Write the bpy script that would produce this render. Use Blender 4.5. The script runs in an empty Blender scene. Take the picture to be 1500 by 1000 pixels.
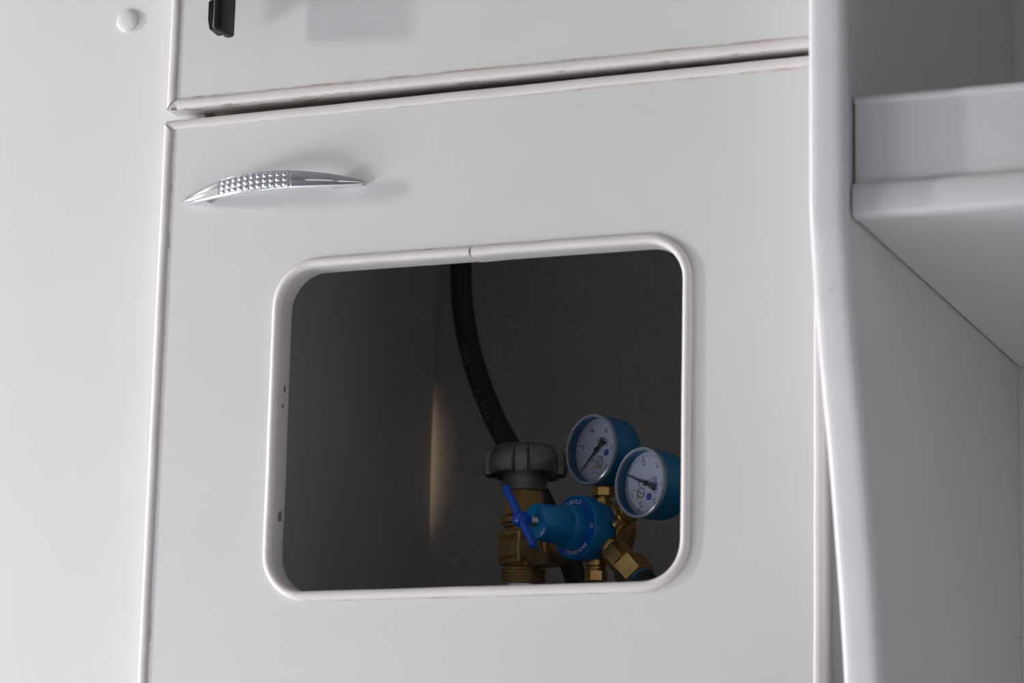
import bpy, bmesh, math, random
from mathutils import Vector, Matrix, noise
random.seed(4)
S = bpy.context.scene
COL = S.collection
# ------------------------------------------------------------------ camera
cam_d = bpy.data.cameras.new('camera'); cam = bpy.data.objects.new('camera', cam_d); COL.objects.link(cam)
cam_d.sensor_width = 36.0; cam_d.lens = 101.54
cam.matrix_world = Matrix(((0.92829168, 0.05730339, 0.36741104, 0.7789114),
                           (0.37122971, -0.19998967, -0.90674838, -1.92230657),
                           (0.02151866, 0.97812088, -0.20692147, 0.76132648),
                           (0, 0, 0, 1)))
cam_d.clip_start = 0.05
cam_d.dof.use_dof = True; cam_d.dof.focus_distance = 2.27; cam_d.dof.aperture_fstop = 6.3
S.camera = cam
# ------------------------------------------------------------------ world, lights, exposure
W = bpy.data.worlds.new('world'); S.world = W; W.use_nodes = True
bg = W.node_tree.nodes['Background']; bg.inputs[0].default_value = (1.0, 0.945, 0.955, 1); bg.inputs[1].default_value = 1.5
def area(name, loc, target, sx, sy, power, color):
    l = bpy.data.lights.new(name, 'AREA'); l.shape = 'RECTANGLE'; l.size = sx; l.size_y = sy; l.energy = power; l.color = color
    o = bpy.data.objects.new(name, l); COL.objects.link(o); o.location = loc
    o.rotation_euler = (Vector(target) - Vector(loc)).to_track_quat('-Z', 'Y').to_euler()
    return o
# narrow gap of the rear door, far to the left: the grazing light
area('rear_door_light', (-4.0, -1.12, 1.72), (0.0, 0.0, 1.3), 0.12, 0.4, 170, (1.0, 1.0, 0.93))
# daylight from the open side door, left of and behind the camera
area('side_door_light', (-2.3, -1.1, 0.28), (-0.1, 0.0, 0.95), 1.2, 0.5, 84, (0.91, 0.945, 1.0))
# spot added so light bounces off the floor on to the lower door
sl = bpy.data.lights.new('floor_bounce_light', 'SPOT'); sl.energy = 1250; sl.spot_size = math.radians(38); sl.spot_blend = 0.35; sl.shadow_soft_size = 0.05; sl.color = (0.96, 0.975, 1.0)
so = bpy.data.objects.new('floor_bounce_light', sl); COL.objects.link(so); so.location = (-1.5, -2.45, 1.95)
so.rotation_euler = (Vector((0.0, -0.72, 0.0)) - Vector(so.location)).to_track_quat('-Z', 'Y').to_euler()
# added warm lamp hidden behind the wall panel, shining a streak through the slot
area('added_streak_light', (-0.42, 0.425, 1.195), (-0.262, 0.449, 1.195), 0.02, 0.10, 0.75, (1.0, 0.72, 0.46))
S.view_settings.view_transform = 'Standard'; S.view_settings.look = 'None'
S.view_settings.gamma = 1.0; S.view_settings.use_curve_mapping = False
S.view_settings.exposure = -1.11

# ------------------------------------------------------------------ node helpers
class NT:
    def __init__(s, m): s.t = m.node_tree; s.n = s.t.nodes; s.l = s.t.links
    def new(s, typ, **kw):
        n = s.n.new(typ)
        for k, v in kw.items(): setattr(n, k, v)
        return n
    def put(s, sock, v):
        if isinstance(v, bpy.types.NodeSocket): s.l.new(v, sock)
        elif isinstance(v, (tuple, list)) and sock.type == 'RGBA' and len(v) == 3: sock.default_value = (*v, 1)
        else: sock.default_value = v
    def math(s, op, a, b=None, c=None, clamp=False):
        n = s.new('ShaderNodeMath', operation=op, use_clamp=clamp); s.put(n.inputs[0], a)
        if b is not None: s.put(n.inputs[1], b)
        if c is not None: s.put(n.inputs[2], c)
        return n.outputs[0]
    def vmath(s, op, a, b=None):
        n = s.new('ShaderNodeVectorMath', operation=op); s.put(n.inputs[0], a)
        if b is not None: s.put(n.inputs[1], b)
        return n.outputs['Value'] if op in ('LENGTH', 'DISTANCE') else n.outputs[0]
    def pos(s): return s.new('ShaderNodeNewGeometry').outputs['Position']
    def sep(s, v):
        n = s.new('ShaderNodeSeparateXYZ'); s.put(n.inputs[0], v); return n.outputs
    def noise(s, v, scale, detail=3, rough=0.55):
        n = s.new('ShaderNodeTexNoise'); s.put(n.inputs['Vector'], v); n.inputs['Scale'].default_value = scale
        n.inputs['Detail'].default_value = detail; n.inputs['Roughness'].default_value = rough
        return n.outputs['Fac']
    def ramp(s, v, a, b, c=0.0, d=1.0):
        n = s.new('ShaderNodeMapRange'); s.put(n.inputs['Value'], v)
        for i, x in zip(('From Min', 'From Max', 'To Min', 'To Max'), (a, b, c, d)): n.inputs[i].default_value = x
        return n.outputs[0]
    def mix(s, f, a, b):
        n = s.new('ShaderNodeMix', data_type='RGBA'); s.put(n.inputs[0], f); s.put(n.inputs[6], a); s.put(n.inputs[7], b)
        return n.outputs[2]
    def scale(s, v, xyz): return s.vmath('MULTIPLY', v, xyz)
    def bump(s, h, strength, dist):
        n = s.new('ShaderNodeBump'); s.put(n.inputs['Height'], h); n.inputs['Strength'].default_value = strength
        n.inputs['Distance'].default_value = dist; return n.outputs[0]
def mat(name, color, rough=0.5, metal=0.0, spec=0.5, coat=0.0):
    m = bpy.data.materials.new(name); m.use_nodes = True
    b = m.node_tree.nodes['Principled BSDF']
    b.inputs['Base Color'].default_value = (*color, 1); b.inputs['Roughness'].default_value = rough
    b.inputs['Metallic'].default_value = metal; b.inputs['Specular IOR Level'].default_value = spec
    b.inputs['Coat Weight'].default_value = coat
    return m, b, NT(m)

# laminate: off-white melamine with faint mottling and a few specks of dirt
def laminate(name, color, lines=(), hole=None, speck=True):
    m, b, t = mat(name, color, 0.42, spec=0.35)
    p = t.pos(); x, y, z = t.sep(p)
    c = t.mix(t.ramp(t.noise(p, 9, 4), 0.3, 0.7), color, tuple(k * 0.965 for k in color))
    dirt = None
    def add(d):
        nonlocal dirt
        dirt = d if dirt is None else t.math('MAXIMUM', dirt, d)
    if speck:
        v = t.new('ShaderNodeTexVoronoi'); t.put(v.inputs['Vector'], t.scale(p, (1, 0.02, 1))); v.inputs['Scale'].default_value = 17
        rnd = t.sep(v.outputs['Color'])[0]
        sp = t.math('MULTIPLY', t.ramp(v.outputs['Distance'], 0.004, 0.016, 1, 0), t.math('GREATER_THAN', rnd, 0.6))
        add(t.math('MULTIPLY', sp, 0.75))
        v2 = t.new('ShaderNodeTexVoronoi'); t.put(v2.inputs['Vector'], t.scale(p, (1, 0.02, 1))); v2.inputs['Scale'].default_value = 47
        rnd2 = t.sep(v2.outputs['Color'])[1]
        sp2 = t.math('MULTIPLY', t.ramp(v2.outputs['Distance'], 0.006, 0.022, 1, 0), t.math('GREATER_THAN', rnd2, 0.6))
        add(t.math('MULTIPLY', sp2, 0.35))
    nl = t.noise(p, 33, 5, 0.7)
    peach = None
    for axis, at, w, thr in lines:                       # grime collected along the lip of an edge trim
        q = x if axis == 'x' else z
        d = t.math('ABSOLUTE', t.math('SUBTRACT', q, at))
        add(t.math('MULTIPLY', t.ramp(d, w * 0.3, w, 0.62, 0), t.ramp(nl, thr, thr + 0.16)))
        if axis == 'z': peach = t.math('MULTIPLY', t.ramp(d, w * 0.4, w * 1.3, 0.38, 0), t.ramp(nl, thr - 0.16, thr))
    if hole:                                             # grime along the outline of the opening
        cx, cz, hx, hz, r, thr = hole
        qx = t.math('SUBTRACT', t.math('ABSOLUTE', t.math('SUBTRACT', x, cx)), hx - r)
        qz = t.math('SUBTRACT', t.math('ABSOLUTE', t.math('SUBTRACT', z, cz)), hz - r)
        ax = t.math('MAXIMUM', qx, 0.0); az = t.math('MAXIMUM', qz, 0.0)
        ln = t.math('SQRT', t.math('ADD', t.math('MULTIPLY', ax, ax), t.math('MULTIPLY', az, az)))
        sd = t.math('SUBTRACT', t.math('ADD', ln, t.math('MINIMUM', t.math('MAXIMUM', qx, qz), 0.0)), r)
        pk = t.math('MULTIPLY', t.ramp(t.math('ABSOLUTE', sd), 0.0004, 0.0013, 0.4, 0), t.ramp(nl, thr - 0.16, thr))
        peach = pk if peach is None else t.math('MAXIMUM', peach, pk)
        add(t.math('MULTIPLY', t.ramp(t.math('ABSOLUTE', sd), 0.0003, 0.0009, 0.62, 0), t.ramp(nl, thr, thr + 0.14)))
    if peach is not None: c = t.mix(peach, c, (0.52, 0.30, 0.22))
    if dirt is not None: c = t.mix(dirt, c, (0.10, 0.075, 0.065))
    t.put(b.inputs['Base Color'], c)
    t.put(b.inputs['Normal'], t.bump(t.noise(p, 420, 2), 0.05, 0.0004))
    return m
def plastic_trim(name, color, spots=(), under=False):
    m, b, t = mat(name, color, 0.34, spec=0.45)
    p = t.pos(); c = t.mix(t.ramp(t.noise(p, 30, 3), 0.35, 0.7), color, tuple(k * 0.95 for k in color))
    n1 = t.noise(p, 55, 4, 0.65)
    st = t.math('MULTIPLY', t.ramp(n1, 0.68, 0.76), 0.22)
    c = t.mix(st, c, (0.42, 0.27, 0.20))
    for pt, r in spots:
        d = t.vmath('DISTANCE', p, pt)
        d = t.math('ADD', d, t.math('MULTIPLY', t.math('SUBTRACT', t.noise(p, 260, 3), 0.5), r * 2.2))
        c = t.mix(t.ramp(d, r * 0.55, r, 0.9, 0), c, (0.16, 0.10, 0.085))
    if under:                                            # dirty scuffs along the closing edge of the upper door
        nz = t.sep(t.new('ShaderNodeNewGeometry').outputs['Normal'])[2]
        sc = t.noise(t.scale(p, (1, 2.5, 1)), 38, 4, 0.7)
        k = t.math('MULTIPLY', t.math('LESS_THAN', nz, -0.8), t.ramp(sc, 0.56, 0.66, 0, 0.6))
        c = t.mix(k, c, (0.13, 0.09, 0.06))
    t.put(b.inputs['Base Color'], c)
    return m
OFFWHITE = (0.76, 0.742, 0.738)
OPEN = (-0.029, 1.1435, 0.168, 0.1305, 0.036)            # opening: centre x, z, half sizes, corner radius
M = {}
M['wall'] = laminate('white_wall_panel', (0.80, 0.80, 0.79), speck=False)
M['upper'] = laminate('upper_door_laminate', OFFWHITE, [('x', -0.2896, 0.0013, 0.50), ('z', 1.4117, 0.0011, 0.55)])
M['lower'] = laminate('lower_door_laminate', OFFWHITE, [('x', -0.2896, 0.0013, 0.50), ('z', 1.3884, 0.0016, 0.56)], (*OPEN, 0.56))
M['wallfront'] = laminate('grey_wall_panel', (0.26, 0.26, 0.27), speck=False)
M['carcass'] = laminate('carcass_laminate', (0.70, 0.70, 0.70), speck=False)
M['trim'] = plastic_trim('edge_trim_plastic', (0.80, 0.745, 0.735), [((-0.291, 0.0, 1.405), 0.004)], under=True)
M['optrim'] = plastic_trim('opening_trim_plastic', (0.80, 0.76, 0.755),
    [((-0.189, 0.010, 1.0785), 0.0045), ((-0.187, 0.016, 1.083), 0.003), ((-0.189, 0.010, 1.176), 0.0028), ((-0.189, 0.009, 1.163), 0.0022)])
M['partition'] = laminate('partition_laminate', (0.75, 0.745, 0.745))
M['ptrim'] = plastic_trim('partition_edge_plastic', (0.80, 0.785, 0.80))
M['shelf'] = laminate('shelf_laminate', (0.74, 0.74, 0.75), speck=False)
def back_panel():
    m, b, t = mat('grey_back_panel', (0.3, 0.3, 0.3), 0.6, spec=0.3)
    p = t.pos()
    g = t.noise(t.scale(p, (0.22, 1, 1)), 420, 4, 0.75); g2 = t.noise(p, 12, 3)
    c = t.mix(t.ramp(g, 0.54, 0.68), (0.50, 0.48, 0.465), (0.30, 0.285, 0.27))
    c = t.mix(t.ramp(g2, 0.3, 0.7, 0, 0.25), c, (0.46, 0.44, 0.42))
    t.put(b.inputs['Base Color'], c); t.put(b.inputs['Normal'], t.bump(g, 0.5, 0.0012))
    return m
M['back'] = back_panel()
M['inner'] = laminate('grey_inner_laminate', (0.60, 0.59, 0.585))
def metal(name, c1, c2, rough, sc=60, bump=0.2):
    m, b, t = mat(name, c1, rough, 1.0)
    tc = t.new('ShaderNodeTexCoord').outputs['Object']
    n = t.noise(tc, sc, 4, 0.6)
    t.put(b.inputs['Base Color'], t.mix(t.ramp(n, 0.3, 0.7), c1, c2))
    t.put(b.inputs['Roughness'], t.ramp(n, 0.3, 0.7, rough * 0.85, min(1, rough * 1.25)))
    t.put(b.inputs['Normal'], t.bump(t.noise(tc, sc * 12, 3), bump, 0.0006))
    return m
M['brass'] = metal('brass', (0.62, 0.40, 0.16), (0.42, 0.26, 0.10), 0.36)
M['castbrass'] = metal('cast_brass', (0.58, 0.44, 0.22), (0.36, 0.26, 0.12), 0.46, 70, 0.6)
M['iron'] = metal('grey_cast_iron', (0.33, 0.32, 0.30), (0.20, 0.19, 0.18), 0.48, 80, 0.8)
M['steel'] = metal('zinc_steel', (0.62, 0.62, 0.64), (0.5, 0.5, 0.52), 0.28)
M['chrome'] = mat('chrome', (0.80, 0.81, 0.83), 0.07, 1.0)[0]
def paint(name, col, rough=0.32):
    m, b, t = mat(name, col, rough, spec=0.4, coat=0.15)
    b.inputs['Coat Roughness'].default_value = 0.2
    tc = t.new('ShaderNodeTexCoord').outputs['Object']
    t.put(b.inputs['Base Color'], t.mix(t.ramp(t.noise(tc, 40, 3), 0.3, 0.75), col, tuple(k * 0.8 for k in col)))
    t.put(b.inputs['Normal'], t.bump(t.noise(tc, 160, 2), 0.12, 0.0008))
    return m
M['cyan'] = paint('light_blue_paint', (0.002, 0.20, 0.52))
M['blue'] = paint('royal_blue_plastic', (0.0, 0.07, 0.50), 0.34)
M['ring'] = paint('blue_label_ring', (0.008, 0.12, 0.62), 0.4)
M['gauge'] = paint('gauge_blue_paint', (0.003, 0.15, 0.32), 0.36)
M['bottle'] = paint('cylinder_blue_paint', (0.03, 0.15, 0.42), 0.4)
M['print'] = mat('white_print', (0.8, 0.82, 0.85), 0.6)[0]
M['dial'] = mat('dial_white', (0.44, 0.46, 0.55), 0.55)[0]
M['ink'] = mat('black_ink', (0.015, 0.015, 0.02), 0.6)[0]
M['blueink'] = mat('blue_ink', (0.03, 0.045, 0.30), 0.6)[0]
M['black'] = metal('black_plastic', (0.006, 0.006, 0.007), (0.010, 0.010, 0.011), 0.34)
for nm in ('black',):
    M[nm].node_tree.nodes['Principled BSDF'].inputs['Metallic'].default_value = 0
    M[nm].node_tree.nodes['Principled BSDF'].inputs['Specular IOR Level'].default_value = 0.2
M['rubber'] = metal('black_rubber', (0.010, 0.012, 0.016), (0.016, 0.018, 0.024), 0.5)
M['rubber'].node_tree.nodes['Principled BSDF'].inputs['Metallic'].default_value = 0
M['hosetext'] = mat('dull_hose_print', (0.075, 0.085, 0.095), 0.6)[0]
M['hoseblue'] = mat('blue_hose_stripe', (0.03, 0.2, 0.42), 0.5)[0]
M['cap'] = plastic_trim('cap_plastic', (0.80, 0.80, 0.79))
M['rim'] = mat('clear_rim_plastic', (0.22, 0.26, 0.31), 0.2, spec=0.6)[0]
M['floor'] = laminate('grey_vinyl_floor', (0.54, 0.54, 0.56), speck=False)
def glass():
    m = bpy.data.materials.new('gauge_glass'); m.use_nodes = True; n = m.node_tree.nodes; n.clear(); l = m.node_tree.links
    o = n.new('ShaderNodeOutputMaterial'); a = n.new('ShaderNodeBsdfTransparent'); g = n.new('ShaderNodeBsdfGlossy')
    a.inputs[0].default_value = (0.95, 0.97, 1, 1); g.inputs['Roughness'].default_value = 0.06
    f = n.new('ShaderNodeFresnel'); f.inputs[0].default_value = 1.48; x = n.new('ShaderNodeMixShader')
    l.new(f.outputs[0], x.inputs[0]); l.new(a.outputs[0], x.inputs[1]); l.new(g.outputs[0], x.inputs[2]); l.new(x.outputs[0], o.inputs[0])
    return m
M['glass'] = glass()

# ------------------------------------------------------------------ mesh helpers (all lengths in millimetres)
I4 = Matrix.Identity(4)
class MB:
    def __init__(s): s.v = []; s.f = []
    def add(s, vs, fs, m=I4):
        o = len(s.v); s.v += [m @ Vector(p) for p in vs]; s.f += [tuple(i + o for i in f) for f in fs]; return s
    def rings(s, rs, closed=True, cap0=True, cap1=True, m=I4, loop=False):
        k = len(rs[0]); vs = [p for r in rs for p in r]; fs = []
        n = len(rs)
        for i in range(n if loop else n - 1):
            a, b = i * k, ((i + 1) % n) * k
            for j in range(k if closed else k - 1):
                j2 = (j + 1) % k; fs.append((a + j, a + j2, b + j2, b + j))
        if not loop and closed:
            if cap0: fs.append(tuple(range(k - 1, -1, -1)))
            if cap1: fs.append(tuple((n - 1) * k + j for j in range(k)))
        return s.add(vs, fs, m)
    def lathe(s, prof, seg=40, m=I4, cap0=True, cap1=True):     # prof [(r, h)], axis +Z of m
        rs = [[(r * math.cos(2 * math.pi * j / seg), r * math.sin(2 * math.pi * j / seg), h) for j in range(seg)] for r, h in prof]
        return s.rings(rs, True, cap0, cap1, m)
    def hexa(s, r, h0, h1, m=I4, ch=1.2, n=6, rot=0.0):         # chamfered hexagon bar along +Z of m
        def ring(q, h): return [(q * math.cos(rot + 2 * math.pi * j / n), q * math.sin(rot + 2 * math.pi * j / n), h) for j in range(n)]
        return s.rings([ring(r - ch, h0), ring(r, h0 + ch * 0.6), ring(r, h1 - ch * 0.6), ring(r - ch, h1)], m=m)
    def box(s, lo, hi, bev=0.0, m=I4, seg=2):
        bm = bmesh.new(); bmesh.ops.create_cube(bm, size=1.0)
        for v in bm.verts: v.co = Vector([lo[i] + (v.co[i] + 0.5) * (hi[i] - lo[i]) for i in range(3)])
        if bev: bmesh.ops.bevel(bm, geom=bm.edges[:], offset=bev, segments=seg, profile=0.5, affect='EDGES')
        bm.verts.index_update()
        s.add([v.co.copy() for v in bm.verts], [tuple(v.index for v in f.verts) for f in bm.faces], m); bm.free(); return s
    def tube(s, pts, rad, seg=16, m=I4, cap=True):
        pts = [Vector(p) for p in pts]; n = len(pts); rs = []; up = None
        for i, p in enumerate(pts):
            t = (pts[min(i + 1, n - 1)] - pts[max(i - 1, 0)]).normalized()
            if up is None: up = t.orthogonal().normalized()
            up = (up - t * up.dot(t)).normalized(); w = t.cross(up)
            r = rad(i / (n - 1)) if callable(rad) else rad
            rs.append([p + (up * math.cos(2 * math.pi * j / seg) + w * math.sin(2 * math.pi * j / seg)) * r for j in range(seg)])
        return s.rings(rs, m=m, cap0=cap, cap1=cap)
    def build(s, name, material, parent=None, angle=38, loc=(0, 0, 0)):
        me = bpy.data.meshes.new(name); me.from_pydata([Vector(p) * 0.001 for p in s.v], [], s.f)
        bm = bmesh.new(); bm.from_mesh(me); bmesh.ops.recalc_face_normals(bm, faces=bm.faces[:]); bm.to_mesh(me); bm.free()
        me.polygons.foreach_set('use_smooth', [True] * len(me.polygons)); me.set_sharp_from_angle(angle=math.radians(angle))
        me.materials.append(material); me.update()
        o = bpy.data.objects.new(name, me); COL.objects.link(o); o.location = loc
        if parent: o.parent = parent
        return o
def axis_to(d, origin=(0, 0, 0)):                               # matrix whose +Z points along d
    return Matrix.Translation(Vector(origin)) @ Vector(d).normalized().to_track_quat('Z', 'Y').to_matrix().to_4x4()
def empty(name, loc=(0, 0, 0), rz=0.0):
    o = bpy.data.objects.new(name, None); COL.objects.link(o); o.empty_display_size = 0.02
    o.location = loc; o.rotation_euler = (0, 0, rz); return o
def tag(o, label=None, cat=None, group=None, kind=None):
    for k, v in (('label', label), ('category', cat), ('group', group), ('kind', kind)):
        if v: o[k] = v
    return o
_glyphs = {}
def glyph(ch, flat=True):
    """outline of a character as (verts, faces, width), 1 mm em size"""
    key = ch
    if key not in _glyphs:
        cu = bpy.data.curves.new('glyph', 'FONT'); cu.body = ch; cu.size = 1.0; cu.resolution_u = 3; cu.offset = 0.012
        ob = bpy.data.objects.new('glyph', cu); COL.objects.link(ob)
        dg = bpy.context.evaluated_depsgraph_get(); dg.update()
        me = bpy.data.meshes.new_from_object(ob.evaluated_get(dg))
        vs = [v.co.copy() for v in me.vertices]; fs = [tuple(p.vertices) for p in me.polygons]
        xs = [v.x for v in vs] or [0, 0.35]
        _glyphs[key] = (vs, fs, min(xs), max(xs))
        bpy.data.objects.remove(ob); bpy.data.curves.remove(cu); bpy.data.meshes.remove(me)
    return _glyphs[key]
def advance(ch, size):
    if ch == ' ': return 0.32 * size
    _, _, a, b = glyph(ch); return (b - a + 0.11) * size
def put_char(mb, ch, size, m):                                  # character centred on x, baseline centred on cap height; plane XY of m
    if ch == ' ': return
    vs, fs, a, b = glyph(ch); c = (a + b) / 2
    mb.add([((v.x - c) * size, (v.y - 0.34) * size, 0) for v in vs], fs, m)
def put_text(mb, s, size, m):
    tot = sum(advance(c, size) for c in s); x = -tot / 2
    for ch in s:
        w = advance(ch, size); put_char(mb, ch, size, m @ Matrix.Translation((x + w / 2, 0, 0))); x += w

# ------------------------------------------------------------------ the setting
def box_obj(name, lo, hi, material, parent=None, bev=0.0): return MB().box(lo, hi, bev).build(name, material, parent)
fl = tag(box_obj('floor', (-4200, -2600, -30), (2200, 700, 0), M['floor']), kind='structure')
wl = tag(box_obj('wall_left', (-1700, 20, 0), (-274.05, 38, 2050), M['wall']), kind='structure')
cm = MB(); cm.lathe([(7.6, 0), (8.6, -0.2), (9.0, -1.2), (8.7, -2.4), (7.4, -3.1), (4, -3.5), (0.01, -3.6)], 36, Matrix.Translation((-348, 20, 1488)) @ Matrix.Rotation(math.radians(-90), 4, 'X') , cap1=False)
sc = cm.build('screw_cap', M['cap'], wl); sc['label'] = 'round white plastic screw cap'
tag(box_obj('ceiling', (-2600, -2640, 2060), (2200, 700, 2090), M['wallfront']), kind='structure')
ws = MB()                                                        # side wall behind the camera, with unseen windows shaped for niche light and handle reflections
for lo, hi in (((-2600, 0), (2200, 1380)), ((-2600, 1960), (2200, 2060)), ((-2600, 1380), (100, 1960)), ((100, 1380), (740, 1620)), ((740, 1380), (820, 1960)), ((2150, 1380), (2200, 1960))):
    ws.box((lo[0], -2640, lo[1]), (hi[0], -2600, hi[1]))
tag(ws.build('wall_front', M['wallfront']), kind='structure')
wr = MB()                                                        # unseen end wall added to cut right-hand light, window sized for the niche
for lo, hi in (((-2600, 0), (452, 1000)), ((-2600, 1900), (452, 2060)), ((-2600, 1000), (-2300, 1900)), ((-650, 1000), (452, 1900))):
    wr.box((2200, lo[0], lo[1]), (2240, hi[0], hi[1]))
tag(wr.build('wall_right', M['wallfront']), kind='structure')
wb = tag(MB().box((248.5, 452, 0), (1500, 486, 2060)).box((-1700, 469, 0), (248.5, 486, 2060)).build('wall_back', M['wall']), kind='structure')

# ------------------------------------------------------------------ cabinets behind the doors
def cabinet(name, label, z0, z1, inner, backm, slot=None):
    root = tag(empty(name, (-0.018, 0.235, z0 / 1000)), label, 'cabinet')
    def part(n, lo, hi, m):
        o = box_obj(n, lo, hi, m, None); o.data.transform(Matrix.Translation(-root.location)); o.parent = root; return o
    sp = MB()
    if slot:                                                     # the panel's rear edge is cut back in a shallow curve: a slot added to let the streak light in
        edge = [(452 - 4.2 * math.sin(math.pi * i / 16) ** 1.5, slot[0] + (slot[1] - slot[0]) * i / 16) for i in range(17)]
        poly = [(20, z0), (452, z0)] + edge + [(452, z1), (20, z1)]
        sp.rings([[(x, y, z) for y, z in poly] for x in (-274, -258)])
    else: sp.box((-274, 20, z0), (-258, 468, z1))
    so_ = sp.build('side_panel', inner); so_.data.transform(Matrix.Translation(-root.location)); so_.parent = root
    part('side_panel', (236, 20, z0), (248, 468, z1), inner)
    part('top_panel', (-258, 20, z1 - 16), (236, 452, z1), inner)
    part('bottom_panel', (-258, 20, z0), (236, 452, z0 + 16), inner)
    part('back_panel', (-258 if not slot else -274, 452.05, z0), (236, 468, z1), backm)
    return root, part
lower, lpart = cabinet('lower_cabinet', 'tall white lower cabinet whose door has the rounded opening', 0.0, 1391.0, M['inner'], M['back'], (1080.0, 1310.0))
upper, upart = cabinet('upper_cabinet', 'white upper cabinet with black latch above the handled door', 1406.0, 2000.0, M['inner'], M['back'])

TRIM = [(7.6, 0.1), (7.5, -0.9), (6.9, -1.5), (5.6, -1.9), (4.0, -2.05), (2.5, -1.85), (1.2, -1.2), (0.35, -0.2), (0, 1.2),
        (0, 16.6), (0.5, 17.6), (1.5, 18.0), (1.5, 0.1)]          # (inward, depth) section of the push-on edge strip
def edge_strip(a, b, inward, end_a=0.0, end_b=0.0, wob=0.25, seed=0.0):
    """strip from a to b (x,z) in mm along the outer edge; inward = unit (x,z); mitred by end_* (mm of shortening per mm inward)"""
    a = Vector(a); b = Vector(b); inw = Vector(inward); d = (b - a).normalized(); L = (b - a).length; mb = MB(); rs = []
    n = max(2, int(L / 12))
    for i in range(n + 1):
        r = []
        for q, y in TRIM:
            s0 = q * end_a; s1 = L - q * end_b; s_ = s0 + (s1 - s0) * i / n
            w = wob * (noise.noise((s_ * 0.021 + seed, seed, 0.3))) * 2 if q > 0.2 else 0
            p = a + d * s_ + inw * (q + (w if q > 5 else w * 0.4))
            r.append((p.x, y + (w * 0.5 if q > 1.6 else 0), p.y))
        rs.append(r)
    return mb.rings(rs)
def rrect(cx, cz, hx, hz, r, n=12):
    """rounded rectangle from the middle of the top edge, clockwise seen from the front; list of (x, z, outward normal)"""
    P = []
    for sx, sz, a0 in ((1, 1, 90), (1, -1, 0), (-1, -1, -90), (-1, 1, -180)):
        for k in range(n + 1):
            a = math.radians(a0 - 90 * k / n)
            P.append((cx + sx * (hx - r) + r * math.cos(a), cz + sz * (hz - r) + r * math.sin(a), math.cos(a), math.sin(a)))
    return P
def into(o, root):                                               # give a mesh made in world coordinates to a thing
    o.data.transform(Matrix.Translation(-root.location)); o.parent = root; return o
def sub(o, part, root):
    o.data.transform(Matrix.Translation(-root.location)); o.parent = part; return o

# upper door
def flat_door(lo, hi, material):
    return MB().box((lo[0], 0, lo[1]), (hi[0], 17.9, hi[1]), 0.0).build('door', material)
UZ0, UZ1, LX, RX = 1403.0, 1990.0, -297.4, 237.0
ud = into(flat_door((LX + 1.4, UZ0 + 1.4), (RX - 1.4, UZ1 - 1.4), M['upper']), upper)
sub(edge_strip((LX, UZ0 + 0.5), (LX, UZ1), (1, 0), 1.0, 1.0, seed=1).build('edge_trim', M['trim']), ud, upper)
sub(edge_strip((LX + 1.2, UZ0), (RX, UZ0), (0, 1), 1.12, 1.0, 0.35, seed=2).build('edge_trim', M['trim']), ud, upper)
sub(edge_strip((RX, UZ0), (RX, UZ1), (-1, 0), 1.0, 1.0, seed=3).build('edge_trim', M['trim']), ud, upper)
sub(edge_strip((LX, UZ1), (RX, UZ1), (0, -1), 1.0, 1.0, seed=4).build('edge_trim', M['trim']), ud, upper)
# black lever latch on the upper door
lt = MB()
lt.box((-238.6, -42, 1450.5), (-230.2, -17, 1560), 3.0, seg=3)
prof = [(-41.6, 1474), (-41.6, 1460), (-38.5, 1451.5), (-26, 1450.5), (-20, 1455), (-19, 1474), (-24, 1477), (-38, 1477)]
lt.rings([[(-237.5, y, z) for y, z in prof], [(-240.6, y, z) for y, z in prof], [(-241.8, y * 0.985 - 0.4, z + (0.8 if z < 1460 else -0.8)) for y, z in prof]])
lt.box((-249, -12, 1540), (-220, -0.2, 1600), 4.0, seg=3)
lt.box((-242, -40, 1545), (-228, -3, 1592), 4.0, seg=3)
la = sub(lt.build('latch', M['black']), ud, upper); la['label'] = 'black plastic lever latch'
ls = MB().box((-230.3, -20.6, 1464), (-229.7, -19.4, 1560), 0.2).build('latch_edge_highlight', M['steel'])  # steel sliver modelled as the highlight along the latch edge
sub(ls, ud, upper)['label'] = 'thin bright strip standing in for the latch edge highlight'

# lower door with the rounded opening
LZ0, LZ1, LX2 = 110.0, 1394.4, -298.8
LZ1R = 1397.4                                                    # the door hangs a little out of square
cx, cz, hx, hz, rr = [k * 1000 for k in OPEN]
def door_with_hole():
    lip = 1.5
    inner = [(p[0], p[1]) for p in rrect(cx, cz, hx - lip, hz - lip, rr - lip)]
    n = len(inner); x0, x1, z0 = LX2 + 1.4, RX - 1.4, LZ0 + 1.4
    def zt(x): return LZ1 - 1.4 + (LZ1R - LZ1) * (x - x0) / (x1 - x0)
    # ring of outer points: each quarter of the hole looks to one door corner
    outer = []; q = n // 4
    for i in range(n):
        k = i // q; f = (i % q) / (q - 1)
        c = [(x1, zt(x1)), (x1, z0), (x0, z0), (x0, zt(x0))][k]
        px, pz = inner[i]
        ez = zt(px) if k in (0, 3) else z0
        if k in (0, 2): outer.append((px, ez) if f < 0.5 else (c[0], pz))
        else: outer.append((c[0], pz) if f < 0.5 else (px, ez))
        if i % q == q // 2: outer[-1] = c
    F = [(x, 0, z) for x, z in inner] + [(x, 0, z) for x, z in outer]
    B = [(x, 17.9, z) for x, _, z in F]
    fs = []
    for i in range(n):
        j = (i + 1) % n
        fs.append((i, j, n + j, n + i)); fs.append((2 * n + i, 3 * n + i, 3 * n + j, 2 * n + j))
        fs.append((i, 2 * n + i, 2 * n + j, j)); fs.append((n + i, n + j, 3 * n + j, 3 * n + i))
    return MB().add(F + B, fs).build('door', M['lower'], angle=20)
ld = into(door_with_hole(), lower)
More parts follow.
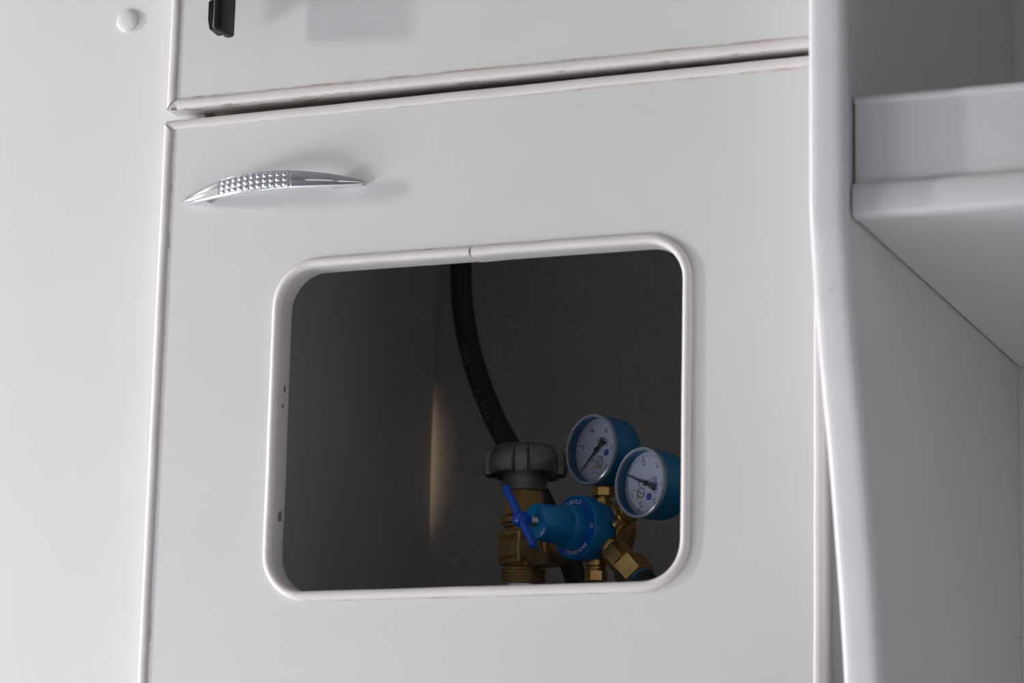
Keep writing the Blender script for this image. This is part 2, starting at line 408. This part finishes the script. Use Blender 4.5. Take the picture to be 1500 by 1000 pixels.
sub(edge_strip((LX2, LZ0), (LX2, LZ1 - 1.6), (1, 0), 1.0, 1.12, seed=5).build('edge_trim', M['trim']), ld, lower)
sub(edge_strip((LX2 + 1.0, LZ1), (RX, LZ1R), (0.0056, -1), 1.1, 1.0, 0.4, seed=6).build('edge_trim', M['trim']), ld, lower)
sub(edge_strip((RX, LZ0), (RX, LZ1R), (-1, 0), 1.0, 1.0, seed=7).build('edge_trim', M['trim']), ld, lower)
sub(edge_strip((LX2, LZ0), (RX, LZ0), (0, 1), 1.0, 1.0, seed=8).build('edge_trim', M['trim']), ld, lower)
def opening_strip():
    # (distance inward from the outline, depth): a fat rounded lip on the front and a band lining the cut edge
    sec = [(0.0, 0.1), (0.1, -1.2), (0.9, -2.5), (2.4, -3.4), (4.1, -3.6), (5.7, -3.0), (6.8, -1.7), (7.3, 0.0), (7.4, 2.0), (7.5, 17.2), (7.1, 18.2), (5.6, 18.4), (4.6, 17.6), (4.5, 4.0), (2.0, 1.0)]
    path = rrect(cx, cz, hx, hz, rr, 14)
    pts = []
    m = len(path)
    for i in range(m):
        x, z, nx, nz = path[i]; x2, z2, nx2, nz2 = path[(i + 1) % m]
        L = math.hypot(x2 - x, z2 - z); k = max(1, int(L / 9))
        for j in range(k):
            f = j / k; pts.append((x + (x2 - x) * f, z + (z2 - z) * f, nx + (nx2 - nx) * f, nz + (nz2 - nz) * f))
    # start right of the butt joint on the top edge
    js = min(range(len(pts)), key=lambda i: abs(pts[i][0] + 32) + (0 if pts[i][1] > cz else 1e4))
    pts = pts[js:] + pts[:js]
    a, b = pts[0], pts[-1]
    pts[-1] = (b[0], b[1], b[2], b[3]); pts.append((a[0] - 1.5, a[1], a[2], a[3]))
    rs = []
    for i, (x, z, nx, nz) in enumerate(pts):
        s_ = i * 0.23; w = 0.45 * noise.noise((s_ * 0.7, 3.1, 0.2)); w2 = 0.6 * noise.noise((s_ * 0.6, 8.1, 0.5))
        if i < 3: w2 += 0.7 * (3 - i) / 3                       # the lifted end at the joint
        rs.append([(x - nx * (q + (w if q < 1 else w2 * 0.7)), y + (w2 * 0.5 if y < 0 else 0), z - nz * (q + (w if q < 1 else w2 * 0.7))) for q, y in sec])
    return MB().rings(rs)
ot = sub(opening_strip().build('opening_trim', M['optrim'], angle=50), ld, lower); ot['label'] = 'white rounded rubber trim lining the opening'

# chrome bow handle with a dimpled grip
def bow_handle():
    A = Vector((-278.8, 1326.2)); B = Vector((-121.0, 1330.2)); L = (B - A).length; d = (B - A) / L; nrm = Vector((-d.y, d.x))
    nu, nv = 560, 132; rs = []
    dim = [(0.292 + 0.0345 * i, -0.53 + 0.53 * j) for i in range(11) for j in range(3)]
    for i in range(nu + 1):
        t = i / nu
        g = (4 * t * (1 - t))
        w = 0.35 + 7.9 * (g ** 0.62) * (1 - 0.10 * t)            # half height of the leaf outline
        yo = -(4.5 + 23.0 * math.sin(math.pi * t) ** 0.9)        # outer face
        th = 1.2 + 5.2 * g ** 0.6                                # thickness
        bowz = 3.6 * math.sin(math.pi * t) - 0.6
        r = []
        for j in range(nv):
            a = 2 * math.pi * j / nv
            c, s_ = math.cos(a), math.sin(a)
            v = c * w; y = yo + th * 0.5 - s_ * th * 0.5 * (1.0 if s_ > 0 else 0.7)
            if s_ > 0:
                y = yo + th * 0.5 - th * 0.5 * (s_ ** 0.8)
                vv = v / 7.9
                inpatch = 0.268 < t < 0.664 and abs(vv) < 0.86
                if inpatch:
                    y += 0.35
                    for dt, dv in dim:
                        if abs(t - dt) < 0.016:
                            q = ((t - dt) * L / 2.0) ** 2 + ((vv - dv) * 7.9 / 1.75) ** 2
                            if q < 1.0: y -= 1.0 * math.sqrt(1 - q)
            p = A + d * (t * L) + nrm * (v + bowz)
            r.append((p.x, y, p.y))
        rs.append(r)
    mb = MB().rings(rs)
    for t0, t1 in ((0.02, 0.155), (0.98, 0.83)):
        ring = []
        for k in range(9):
            t = t0 + (t1 - t0) * k / 8; g = 4 * t * (1 - t)
            yo = -(4.5 + 23.0 * math.sin(math.pi * t) ** 0.9) + 0.6 + 3.2 * g ** 0.6
            hw = 0.4 + 4.6 * (g ** 0.55)
            c = A + d * (t * L) + nrm * (3.6 * math.sin(math.pi * t) - 1.0)
            yb = -0.05
            q = []
            for sg, yy in ((1, yo), (1, yb), (-1, yb), (-1, yo)):
                p = c + nrm * sg * hw * (1 if yy == yo else 0.85); q.append((p.x, yy, p.y))
            ring.append(q)
        mb.rings(ring)
    return mb
hd = sub(bow_handle().build('handle', M['chrome'], angle=60), ld, lower); hd['label'] = 'chrome bow handle with dimpled grip'

# ------------------------------------------------------------------ partition panel and open shelf on the right
PROF = [(2000, -97), (1262, -97), (1245, -95.5), (1225, -91.5), (1195, -83.5), (1163, -73.5), (1132, -63), (1100, -51.5), (1055, -36), (1010, -21.5), (961, -9.5), (915, -1.5), (860, 4), (800, 6), (0, 6)]
def pinterp():
    out = []
    for (z0, y0), (z1, y1) in zip(PROF, PROF[1:]):
        k = max(1, int(abs(z0 - z1) / 30)) if abs(z0 - z1) < 200 else 2
        for i in range(k): out.append((z0 + (z1 - z0) * i / k, y0 + (y1 - y0) * i / k))
    out.append(PROF[-1])
    for _ in range(3):
        out = [out[0]] + [(out[i][0], (out[i - 1][1] + 2 * out[i][1] + out[i + 1][1]) / 4) for i in range(1, len(out) - 1)] + [out[-1]]
    return out
pr = pinterp()
pt = tag(empty('partition_panel', (0.2655, 0.2, 0)), 'white partition panel whose rounded front edge sweeps back toward the bottom', 'panel')
mb = MB(); k = len(pr)
mb.rings([[(253.2, y + 6, z) for z, y in pr] + [(253.2, 451, 0), (253.2, 451, 2000)], [(277.8, y + 6, z) for z, y in pr] + [(277.8, 451, 0), (277.8, 451, 2000)]])
into(mb.build('board', M['partition'], angle=25), pt)
sec = [(252.4, 10.0), (252.0, 6.5), (252.3, 3.6), (253.6, 1.5), (256, 0.45), (260, 0.1), (265.5, 0), (271, 0.1), (275, 0.5), (277.5, 1.6), (278.8, 3.7), (279.1, 6.5), (278.7, 10.0), (277.8, 10.4), (253.2, 10.4)]
into(MB().rings([[(x, y + q, z) for x, q in sec] for z, y in pr]).build('edge_trim', M['ptrim'], angle=55), pt)

sh = tag(empty('shelf', (0.8, 0.18, 1.254)), 'white open shelf with a raised front board, right of the partition', 'shelf')
X0, X1 = 279.4, 1400
into(box_obj('shelf_board', (X0, -70, 1254.5), (X1, 450, 1276), M['partition']), sh)
bn = [(-70, 1253.2), (-76, 1253.4), (-79.5, 1254.6), (-81, 1257.5), (-81.2, 1265), (-81, 1272.5), (-79.6, 1276), (-77, 1277.6), (-70, 1277.6)]
into(MB().rings([[(x, y, z) for y, z in bn] for x in (X0 - 0.2, 500, 900, X1)]).build('edge_trim', M['ptrim'], angle=55), sh)
into(box_obj('front_board', (X0 + 0.8, -76, 1277.4), (X1, -60, 1334), M['shelf']), sh)
bn = [(-61, 1333.6), (-77.2, 1333.6), (-77.8, 1335.2), (-77.3, 1337.6), (-75.5, 1339.3), (-72, 1340), (-64, 1340), (-60.5, 1339.4), (-59, 1337.6), (-58.8, 1333.6)]
into(MB().rings([[(x, y, z) for y, z in bn] for x in (X0 + 0.6, 500, 900, X1)]).build('edge_trim', M['ptrim'], angle=55), sh)

# ------------------------------------------------------------------ gas cylinder with its brass valve
RZ = math.atan2(-0.45, 0.893)
VX, VY = -0.067, 0.200
cy = tag(empty('gas_cylinder', (VX, VY, 0.016), RZ), 'gas cylinder with a dark handwheel on a brass valve', 'gas cylinder')
def cz_(z): return z - 16.0
b_ = MB().lathe([(52, 0), (68, 4), (70, 12), (70, 900), (69, 925), (65, 950), (57, 972), (45, 990), (32, 1001), (26, 1008), (25, 1022), (24, 1024)], 64)
into_none = b_.build('bottle', M['bottle'], cy)
MB().lathe([(17, cz_(1038)), (21, cz_(1038.5)), (21.5, cz_(1041)), (21.5, cz_(1046)), (20, cz_(1047.4)), (16, cz_(1047.4))], 48).build('neck_ring', M['steel'], cy)
vb = MB()
th = [(16.2, cz_(1045))]
for k in range(5):
    z = 1046.6 + k * 2.7; th += [(16.6, cz_(z)), (18.0, cz_(z + 0.8)), (18.0, cz_(z + 1.4)), (16.6, cz_(z + 2.2))]
th += [(15.6, cz_(1060.4)), (15.4, cz_(1062)), (15.4, cz_(1092)), (16.6, cz_(1093.4)), (16.9, cz_(1096.5))]
vb.lathe([(r - 1.6 if 1061 < h + 16 < 1092.5 else r, h) for r, h in th], 48)
vb.box((-15, -15, cz_(1062)), (11, 15, cz_(1090.5)), 2.6, seg=3)
vb.lathe([(13, 0), (13, 24)], 36, axis_to((1, 0, 0), (0, 0, cz_(1075))))
vbo = vb.build('valve_body', M['castbrass'], cy)
un = MB(); mu = axis_to((1, 0, 0), (0, 0, cz_(1075)))
un.hexa(17.6, 18.5, 38, mu, 1.4, rot=math.radians(0))
MB.lathe(un, [(14, 38), (14.5, 39), (14, 41)], 36, mu)
un.build('union_nut', M['castbrass'], cy)
bo = MB(); bo.lathe([(17, cz_(1095)), (19.3, cz_(1095.6)), (19.8, cz_(1097.5)), (19.6, cz_(1100)), (17.6, cz_(1101.8))], 48).build('collar', M['brass'], cy)
MB().hexa(16.9, cz_(1101), cz_(1125), rot=math.radians(10), ch=0.8).build('bonnet_nut', M['brass'], cy)
hw = MB(); rs = []
SEG = 300; WH = -90 + 48.8 - 7       # one flute almost faces the opening's right side
def wheel_ring(r, z, lob):
    out = []
    for j in range(SEG):
        a = 2 * math.pi * j / SEG
        c = math.cos(6 * (a - math.radians(WH)))
        fl = 1.0 - lob * max(0.0, min(1.0, (c - 0.28) / 0.3)) + 0.02 * (lob > 0.04)
        out.append((r * fl * math.cos(a), r * fl * math.sin(a), cz_(z)))
    return out
for r, z, lob in ((16.4, 1121.3, 0), (17.4, 1122.6, 0), (17.9, 1132, 0), (18.6, 1138.2, 0.0), (21, 1139.6, 0.0), (26, 1138, 0.02), (29.5, 1135.2, 0.06), (31.6, 1134.6, 0.10), (32.8, 1136.4, 0.12),
                  (33.4, 1142, 0.13), (33.0, 1147.5, 0.13), (31.6, 1152.5, 0.13), (28.8, 1156, 0.13), (25, 1158, 0.11), (20, 1159, 0.05), (12, 1159.4, 0), (11, 1157.6, 0), (0.2, 1157.6, 0)):
    rs.append(wheel_ring(r, z, lob))
hw.rings(rs).build('handwheel', M['iron'], cy, angle=32)['label'] = 'dark grey lobed cast handwheel'
# raised casting marks on the front face of the valve block
tx = MB(); mf = Matrix.Translation((-2, -15.15, 0)) @ Matrix.Rotation(math.radians(90), 4, 'X')
put_text(tx, 'ПБАМЗ', 6.2, mf @ Matrix.Translation((0, cz_(1084), 0)))
put_text(tx, 'Н-2070-П', 5.2, mf @ Matrix.Translation((-0.5, cz_(1068), 0)))
fr = MB(); fr.v = list(tx.v); fr.f = list(tx.f)
o = len(fr.v); fr.v += [v + Vector((0, -0.7, 0)) for v in tx.v]; fr.f += [tuple(reversed([i + o for i in f])) for f in tx.f]
edges = {}
for f in tx.f:
    for i in range(len(f)):
        e = (f[i], f[(i + 1) % len(f)]); edges[e] = edges.get(e, 0) + 1
fr.f += [(a, b, b + o, a + o) for (a, b) in edges if (b, a) not in edges]
fr.build('cast_lettering', M['brass'], vbo, angle=20)

# ------------------------------------------------------------------ pressure regulator with two gauges
rg = tag(empty('pressure_regulator', (0.003, 0.168, 1.0843), RZ), 'blue and brass oxygen pressure regulator with two round gauges', 'regulator')
FRONT = Matrix.Rotation(math.radians(90), 4, 'X')               # +Z of the lathe goes to the front (-Y)
bd = MB().lathe([(8, -30), (17, -29), (21.5, -26.5), (23.6, -23), (24.2, -8), (25.6, -6.5), (26, -4.5), (25.6, -2.0), (24, -1.2)], 64, FRONT)
bd.lathe([(13.2, 20), (14.2, 26), (14.6, 36), (13.4, 38)], 36, axis_to((-1, 0, 0), (0, 0, -9)))   # inlet stub
bd.build('body', M['brass'], rg)
bt = MB().lathe([(22, -1.4), (25.2, -1.2), (25.4, 0), (25.2, 17.6), (24.8, 19.4), (24.0, 20.2), (23.3, 19.9), (22.9, 19.3), (10, 19.3)], 72, FRONT)
bt.lathe([(14.9, 19), (14.7, 40), (14.3, 57.5), (13.6, 59.6), (12, 60.2), (4.2, 60.2), (4.0, 58)], 48, FRONT)
hx_ = [(19.0, 19.2), (19.0, 27.5), (17.9, 30.2), (14.6, 32.5)]
def hring(r, h, rot): return [(r * math.cos(rot + math.pi * j / 3), r * math.sin(rot + math.pi * j / 3), h) for j in range(6)]
bt.rings([hring(r, h, math.radians(-12)) for r, h in hx_], m=FRONT)
bo_ = bt.build('bonnet', M['cyan'], rg, angle=42); bo_['label'] = 'glossy light blue bonnet with hexagonal base'
lr = MB().lathe([(15.5, 19.35), (15.5, 19.75), (22.7, 19.75), (22.7, 19.35)], 72, FRONT, False, False).build('label_ring', M['ring'], bo_)
pr_ = MB()
def ring_text(s, size, rad, mid_deg, k, flip=False):
    tot = sum(advance(c, size) for c in s); a = math.radians(mid_deg) + (tot / 2) / rad * (1 if not flip else -1)
    for ch in s:
        w = advance(ch, size); st = w / 2 / rad * (1 if not flip else -1); a -= st
        m = FRONT @ Matrix.Translation((rad * math.cos(a), rad * math.sin(a), k)) @ Matrix.Rotation(a + (-math.pi / 2 if not flip else math.pi / 2), 4, 'Z')
        put_char(pr_, ch, size, m); a -= st
ring_text('БКО-50-12,5', 4.6, 20.0, 103, 19.9)
ring_text('БКО-50-12,5', 4.6, 20.0, -80, 19.9)
m_ = FRONT @ Matrix.Translation((19.9, -0.6, 19.9))
pr_.lathe([(1.3, 0), (1.7, 0)], 20, m_, False, False); put_char(pr_, 'С', 2.0, m_)
pr_.build('printing', M['print'], bo_)
scr = [(3.6, 57.5)]
for k in range(9):
    h = 58 + k * 1.35; scr += [(3.3, h), (3.75, h + 0.5), (3.75, h + 0.75), (3.3, h + 1.25)]
MB().lathe(scr + [(3.2, 71)], 24, FRONT).build('screw', M['steel'], rg)
th_ = MB()
pa, pb = Vector((-18.6, -75.5, 28.2)), Vector((18.2, -75.5, -24.0)); c0 = Vector((0.4, -75.5, 0.9))
pts = [pa.lerp(pb, i / 24) for i in range(25)]
th_.tube(pts, lambda t: (3.35 - 0.5 * abs(t - 0.5)) * (math.sqrt(max(0.02, 1 - (max(0, abs(t - 0.5) - 0.45) / 0.05) ** 2))), 20)
th_.lathe([(3.9, 66.5), (4.6, 67.2), (5.2, 71), (6.3, 74.0), (6.2, 77), (4.8, 79.4), (2.4, 80.6), (0.1, 80.8)], 32, FRONT)
th_.build('tommy_bar', M['blue'], rg)['label'] = 'dark blue crossbar adjusting knob'
def fitting(name, spec, material, direction, origin, label=None):
    mb = MB(); m = axis_to(direction, origin)
    for s_ in spec:
        if s_[0] == 'hex': mb.hexa(s_[1], s_[2], s_[3], m, 0.9, rot=math.radians(s_[4]))
        else: mb.lathe(s_[1], 32, m)
    o = mb.build(name, material, rg)
    if label: o['label'] = label
    return o
fitting('drain_plug', [('l', [(6, 18), (8.2, 24), (8.4, 25), (8.4, 28), (7.2, 29), (7.8, 30), (7.8, 31), (7, 31.6), (7.0, 33)]), ('hex', 8.8, 32.2, 40.5, 12)], M['brass'], (0, 0, -1), (2.5, 2, 0))
od = Vector((0.76, 0.0, -0.65))
fitting('outlet_fitting', [('l', [(8, 10), (10.6, 22), (10.8, 26), (9.0, 29)]), ('hex', 11.3, 27, 44, 20), ('l', [(9.6, 43), (10.2, 45), (11.2, 46.5), (10.6, 48)]), ('hex', 14.2, 47, 66, 5)], M['brass'], od, (1, 3, 0))
fitting('outlet_collar', [('l', [(10.5, 64), (10.9, 65), (10.9, 72.5), (9.4, 73.5)])], M['rubber'], od, (1, 3, 0))
fitting('collar_stripe', [('l', [(10.8, 66.2), (11.1, 66.3), (11.1, 67.4), (10.8, 67.5)])], M['hoseblue'], od, (1, 3, 0))

def gauge(center, roll, numbers, fmt_size, rad, needle_deg, turn):
    """case is a cup along -Y; the dial is rolled with the stem (roll in degrees, clockwise from the front)"""
    R_ = rad
    case = MB().lathe([(0.2, -19), (R_ - 9, -18.6), (R_ - 4.2, -17), (R_ - 1.8, -14), (R_ - 0.9, -9), (R_ - 0.4, 0), (R_ - 0.5, 12.2), (R_ - 1.2, 12.8), (R_ - 2.6, 12.8), (R_ - 2.8, 6.6), (0.2, 6.4)], 72, FRONT, False, False)
    g = case.build('pressure_gauge', M['gauge'], rg, angle=45)
    g.matrix_local = Matrix.Translation(Vector(center) * 0.001) @ Matrix.Rotation(math.radians(roll), 4, 'Y')
    MB().lathe([(R_ - 2.5, 11.6), (R_ - 0.2, 11.8), (R_ + 0.15, 12.6), (R_ + 0.1, 14.2), (R_ - 0.5, 15.2), (R_ - 1.6, 15.6), (R_ - 2.4, 15.2), (R_ - 2.5, 11.6)], 72, FRONT, False, False).build('bezel', M['rim'], g)
    MB().lathe([(0.2, 15.2), (R_ * 0.5, 15.0), (R_ - 2.3, 14.4)], 64, FRONT, False, False).build('glass', M['glass'], g)
    MB().lathe([(0.2, 6.8), (R_ - 2.9, 6.8), (R_ - 2.9, 6.5)], 64, FRONT, False, False).build('dial', M['dial'], g)
    ink = MB(); bl = MB(); D = FRONT @ Matrix.Rotation(math.radians(-turn), 4, 'Z')
    K = 7.0; n = (len(numbers) - 1) * 5
    for i in range(n + 1):
        a = math.radians(225 - 270 * i / n); r1 = R_ - 4.4; r0 = r1 - (3.4 if i % 5 == 0 else 2.2); w = 0.20 if i % 5 else 0.26
        m = D @ Matrix.Rotation(a, 4, 'Z'); ink.add([(r0, -w, K), (r1, -w, K), (r1, w, K), (r0, w, K)], [(0, 1, 2, 3)], m)
    for i, s_ in enumerate(numbers):
        a = math.radians(225 - 270 * i / (len(numbers) - 1)); r = R_ - 10.6
        put_text(ink, s_, fmt_size, D @ Matrix.Translation((r * math.cos(a), r * math.sin(a), K)))
    def circ(mb, x, z, r, w=0.22): mb.lathe([(r - w, 0), (r + w, 0)], 28, D @ Matrix.Translation((x, z, K + 0.02)), False, False)
    circ(bl, 1.0, 7.6, 2.7); put_text(bl, 'О₂' if False else 'О2', 2.9, D @ Matrix.Translation((1.0, 7.6, K + 0.03)))
    circ(bl, 8.2, 6.0, 2.7); put_text(bl, 'M', 3.2, D @ Matrix.Translation((8.2, 6.0, K + 0.03)))
    circ(bl, 10.4, -1.8, 2.6); circ(bl, 10.4, -1.8, 1.3, 1.0)
    circ(ink, 3.6, -8.4, 3.7, 0.3); ink.add([(1.2, -10.4, K), (1.7, -10.8, K), (5.9, -6.4, K), (5.5, -6.0, K)], [(0, 1, 2, 3)], D)
    put_text(ink, 'МПа', 2.3, D @ Matrix.Translation((-3.6, -8.0, K))); put_text(ink, 'kgf/cm²', 1.5, D @ Matrix.Translation((0.5, -17.6, K)))
    ink.build('dial_markings', M['ink'], g); bl.build('dial_symbols', M['blueink'], g)
    for x, z in ((-0.6, -13.6), (5.6, -13.2)):
        MB().lathe([(1.25, 6.9), (1.2, 7.4), (0.8, 7.6), (0.05, 7.6)], 16, D @ Matrix.Translation((x, z, 0))).build('dial_screw', M['brass'], g)
    nd = MB(); a = math.radians(needle_deg); m = D @ Matrix.Rotation(a, 4, 'Z')
    def plate(poly, k0, k1): nd.rings([[(x, y, k0) for x, y in poly], [(x, y, k1) for x, y in poly]], m=m)
    plate([(-3, -0.9), (4, -0.9), (R_ - 5.0, -0.15), (R_ - 5.0, 0.15), (4, 0.9), (-3, 0.9)], 8.6, 8.9)
    plate([(-11.5, -2.6), (-10.0, -3.0), (-4.2, -1.4), (-1.5, -1.2), (-1.5, 1.2), (-4.2, 1.4), (-10.0, 3.0), (-11.5, 2.6), (-9.6, 0)], 8.6, 8.9)
    nd.lathe([(2.2, 8.5), (2.2, 9.3), (1.2, 9.6), (1.1, 10.3), (0.1, 10.4)], 20, FRONT)
    nd.build('needle', M['ink'], g)
    # brass stem and hexagon, along local -Z of the rolled gauge
    st = MB(); ms = axis_to((0, 0, -1))
    st.lathe([(5.0, R_ - 4), (5.6, R_ - 0.5), (6.5, R_ + 0.2), (6.5, R_ + 1)], 24, ms)
    st.hexa(8.6, R_ + 0.6, R_ + 7.6, ms, 0.8, rot=math.radians(12))
    st.lathe([(6.0, R_ + 7.2), (5.2, R_ + 8.0), (5.0, R_ + 9.2), (6.8, R_ + 10.2), (7.2, R_ + 11.4), (6.8, R_ + 12.6), (6.0, R_ + 14), (6.2, R_ + 20)], 28, ms)
    st.build('stem_nut', M['brass'], g)
    return g
g1 = gauge((12.7, -1.0, 60.3), 0, ['0', '5', '10', '15', '20', '25'], 4.6, 28.0, 227, 6); g1['label'] = 'blue cased gauge reading to 25'
g2 = gauge((68.6, -1.0, 28.3), 55, ['0', '0.5', '1.0', '1.5', '2.0', '2.5'], 4.2, 27.4, 226, 13); g2['label'] = 'blue cased gauge reading to 2.5'

# ------------------------------------------------------------------ rubber hose
HP = [(-172, 300, 1373.5), (-170.7, 300, 1340), (-168.5, 300, 1307), (-161.8, 300, 1271), (-150.1, 300, 1234.6), (-133.6, 300, 1198.4), (-120.7, 300, 1177), (-98.4, 300, 1143),
      (-85.5, 300, 1120), (-73, 300, 1096), (-62.3, 300, 1071), (-56, 301, 1050), (-44, 304, 1010), (-18, 308, 960), (20, 300, 928), (66, 268, 918), (96, 222, 930), (103, 180, 962), (92, 152, 1000)]
rm = Matrix.Translation((3, 168, 1084.3)) @ Matrix.Rotation(RZ, 4, 'Z')
e0 = rm @ (Vector((1, 3, 0)) + od.normalized() * 69); e1 = rm @ (Vector((1, 3, 0)) + od.normalized() * 84)
HP += [tuple(e1), tuple(e0)]
def catmull(P, k=10):
    P = [Vector(p) for p in P]; out = []
    for i in range(len(P) - 1):
        p0, p1, p2, p3 = P[max(i - 1, 0)], P[i], P[i + 1], P[min(i + 2, len(P) - 1)]
        for j in range(k):
            t = j / k
            out.append(0.5 * ((2 * p1) + (p2 - p0) * t + (2 * p0 - 5 * p1 + 4 * p2 - p3) * t * t + (3 * p1 - p0 - 3 * p2 + p3) * t ** 3))
    out.append(P[-1]); return out
hp = catmull(HP)
ho = tag(empty('gas_hose', (-0.056, 0.301, 1.05)), 'black rubber hose curving down behind the handwheel to the regulator outlet', 'hose')
HR = 9.3
into(MB().tube(hp, HR, 24).build('tube', M['rubber']), ho)
tx = MB(); s_acc = [0.0]
for a, b in zip(hp, hp[1:]): s_acc.append(s_acc[-1] + (b - a).length)
def at_len(s):
    for i in range(len(s_acc) - 1):
        if s_acc[i + 1] >= s:
            f = (s - s_acc[i]) / (s_acc[i + 1] - s_acc[i]); return hp[i].lerp(hp[i + 1], f), (hp[i + 1] - hp[i]).normalized()
    return hp[-1], (hp[-1] - hp[-2]).normalized()
s0 = 205.0                                                      # first letter low on the hose, the line runs upward
for ch in 'ГОСТ 9356-75 EAC 2605':
    size = 8.4; w = advance(ch, size); p, d = at_len(s0 - w / 2); up = -d
    tocam = Vector((0.367, -0.907, -0.25)); side = d.cross(tocam).normalized(); side = -side if side.x > 0 else side
    nv = (tocam - d * tocam.dot(d)).normalized()
    nv = (nv * math.cos(math.radians(34)) + side * math.sin(math.radians(34))).normalized()
    yv = nv.cross(up).normalized()
    m = Matrix((up, yv, nv)).transposed().to_4x4(); m.translation = p + nv * (HR + 0.05)
    if ch != ' ':
        vs, fs, a, b = glyph(ch); c = (a + b) / 2; vv = []
        for v in vs:                                            # wrap the letter round the hose
            yy = (v.y - 0.34) * size; an = yy / HR
            vv.append(((v.x - c) * size, HR * math.sin(an), HR * (math.cos(an) - 1)))
        tx.add(vv, fs, m)
    s0 -= w
into(tx.build('hose_lettering', M['hosetext']), ho)
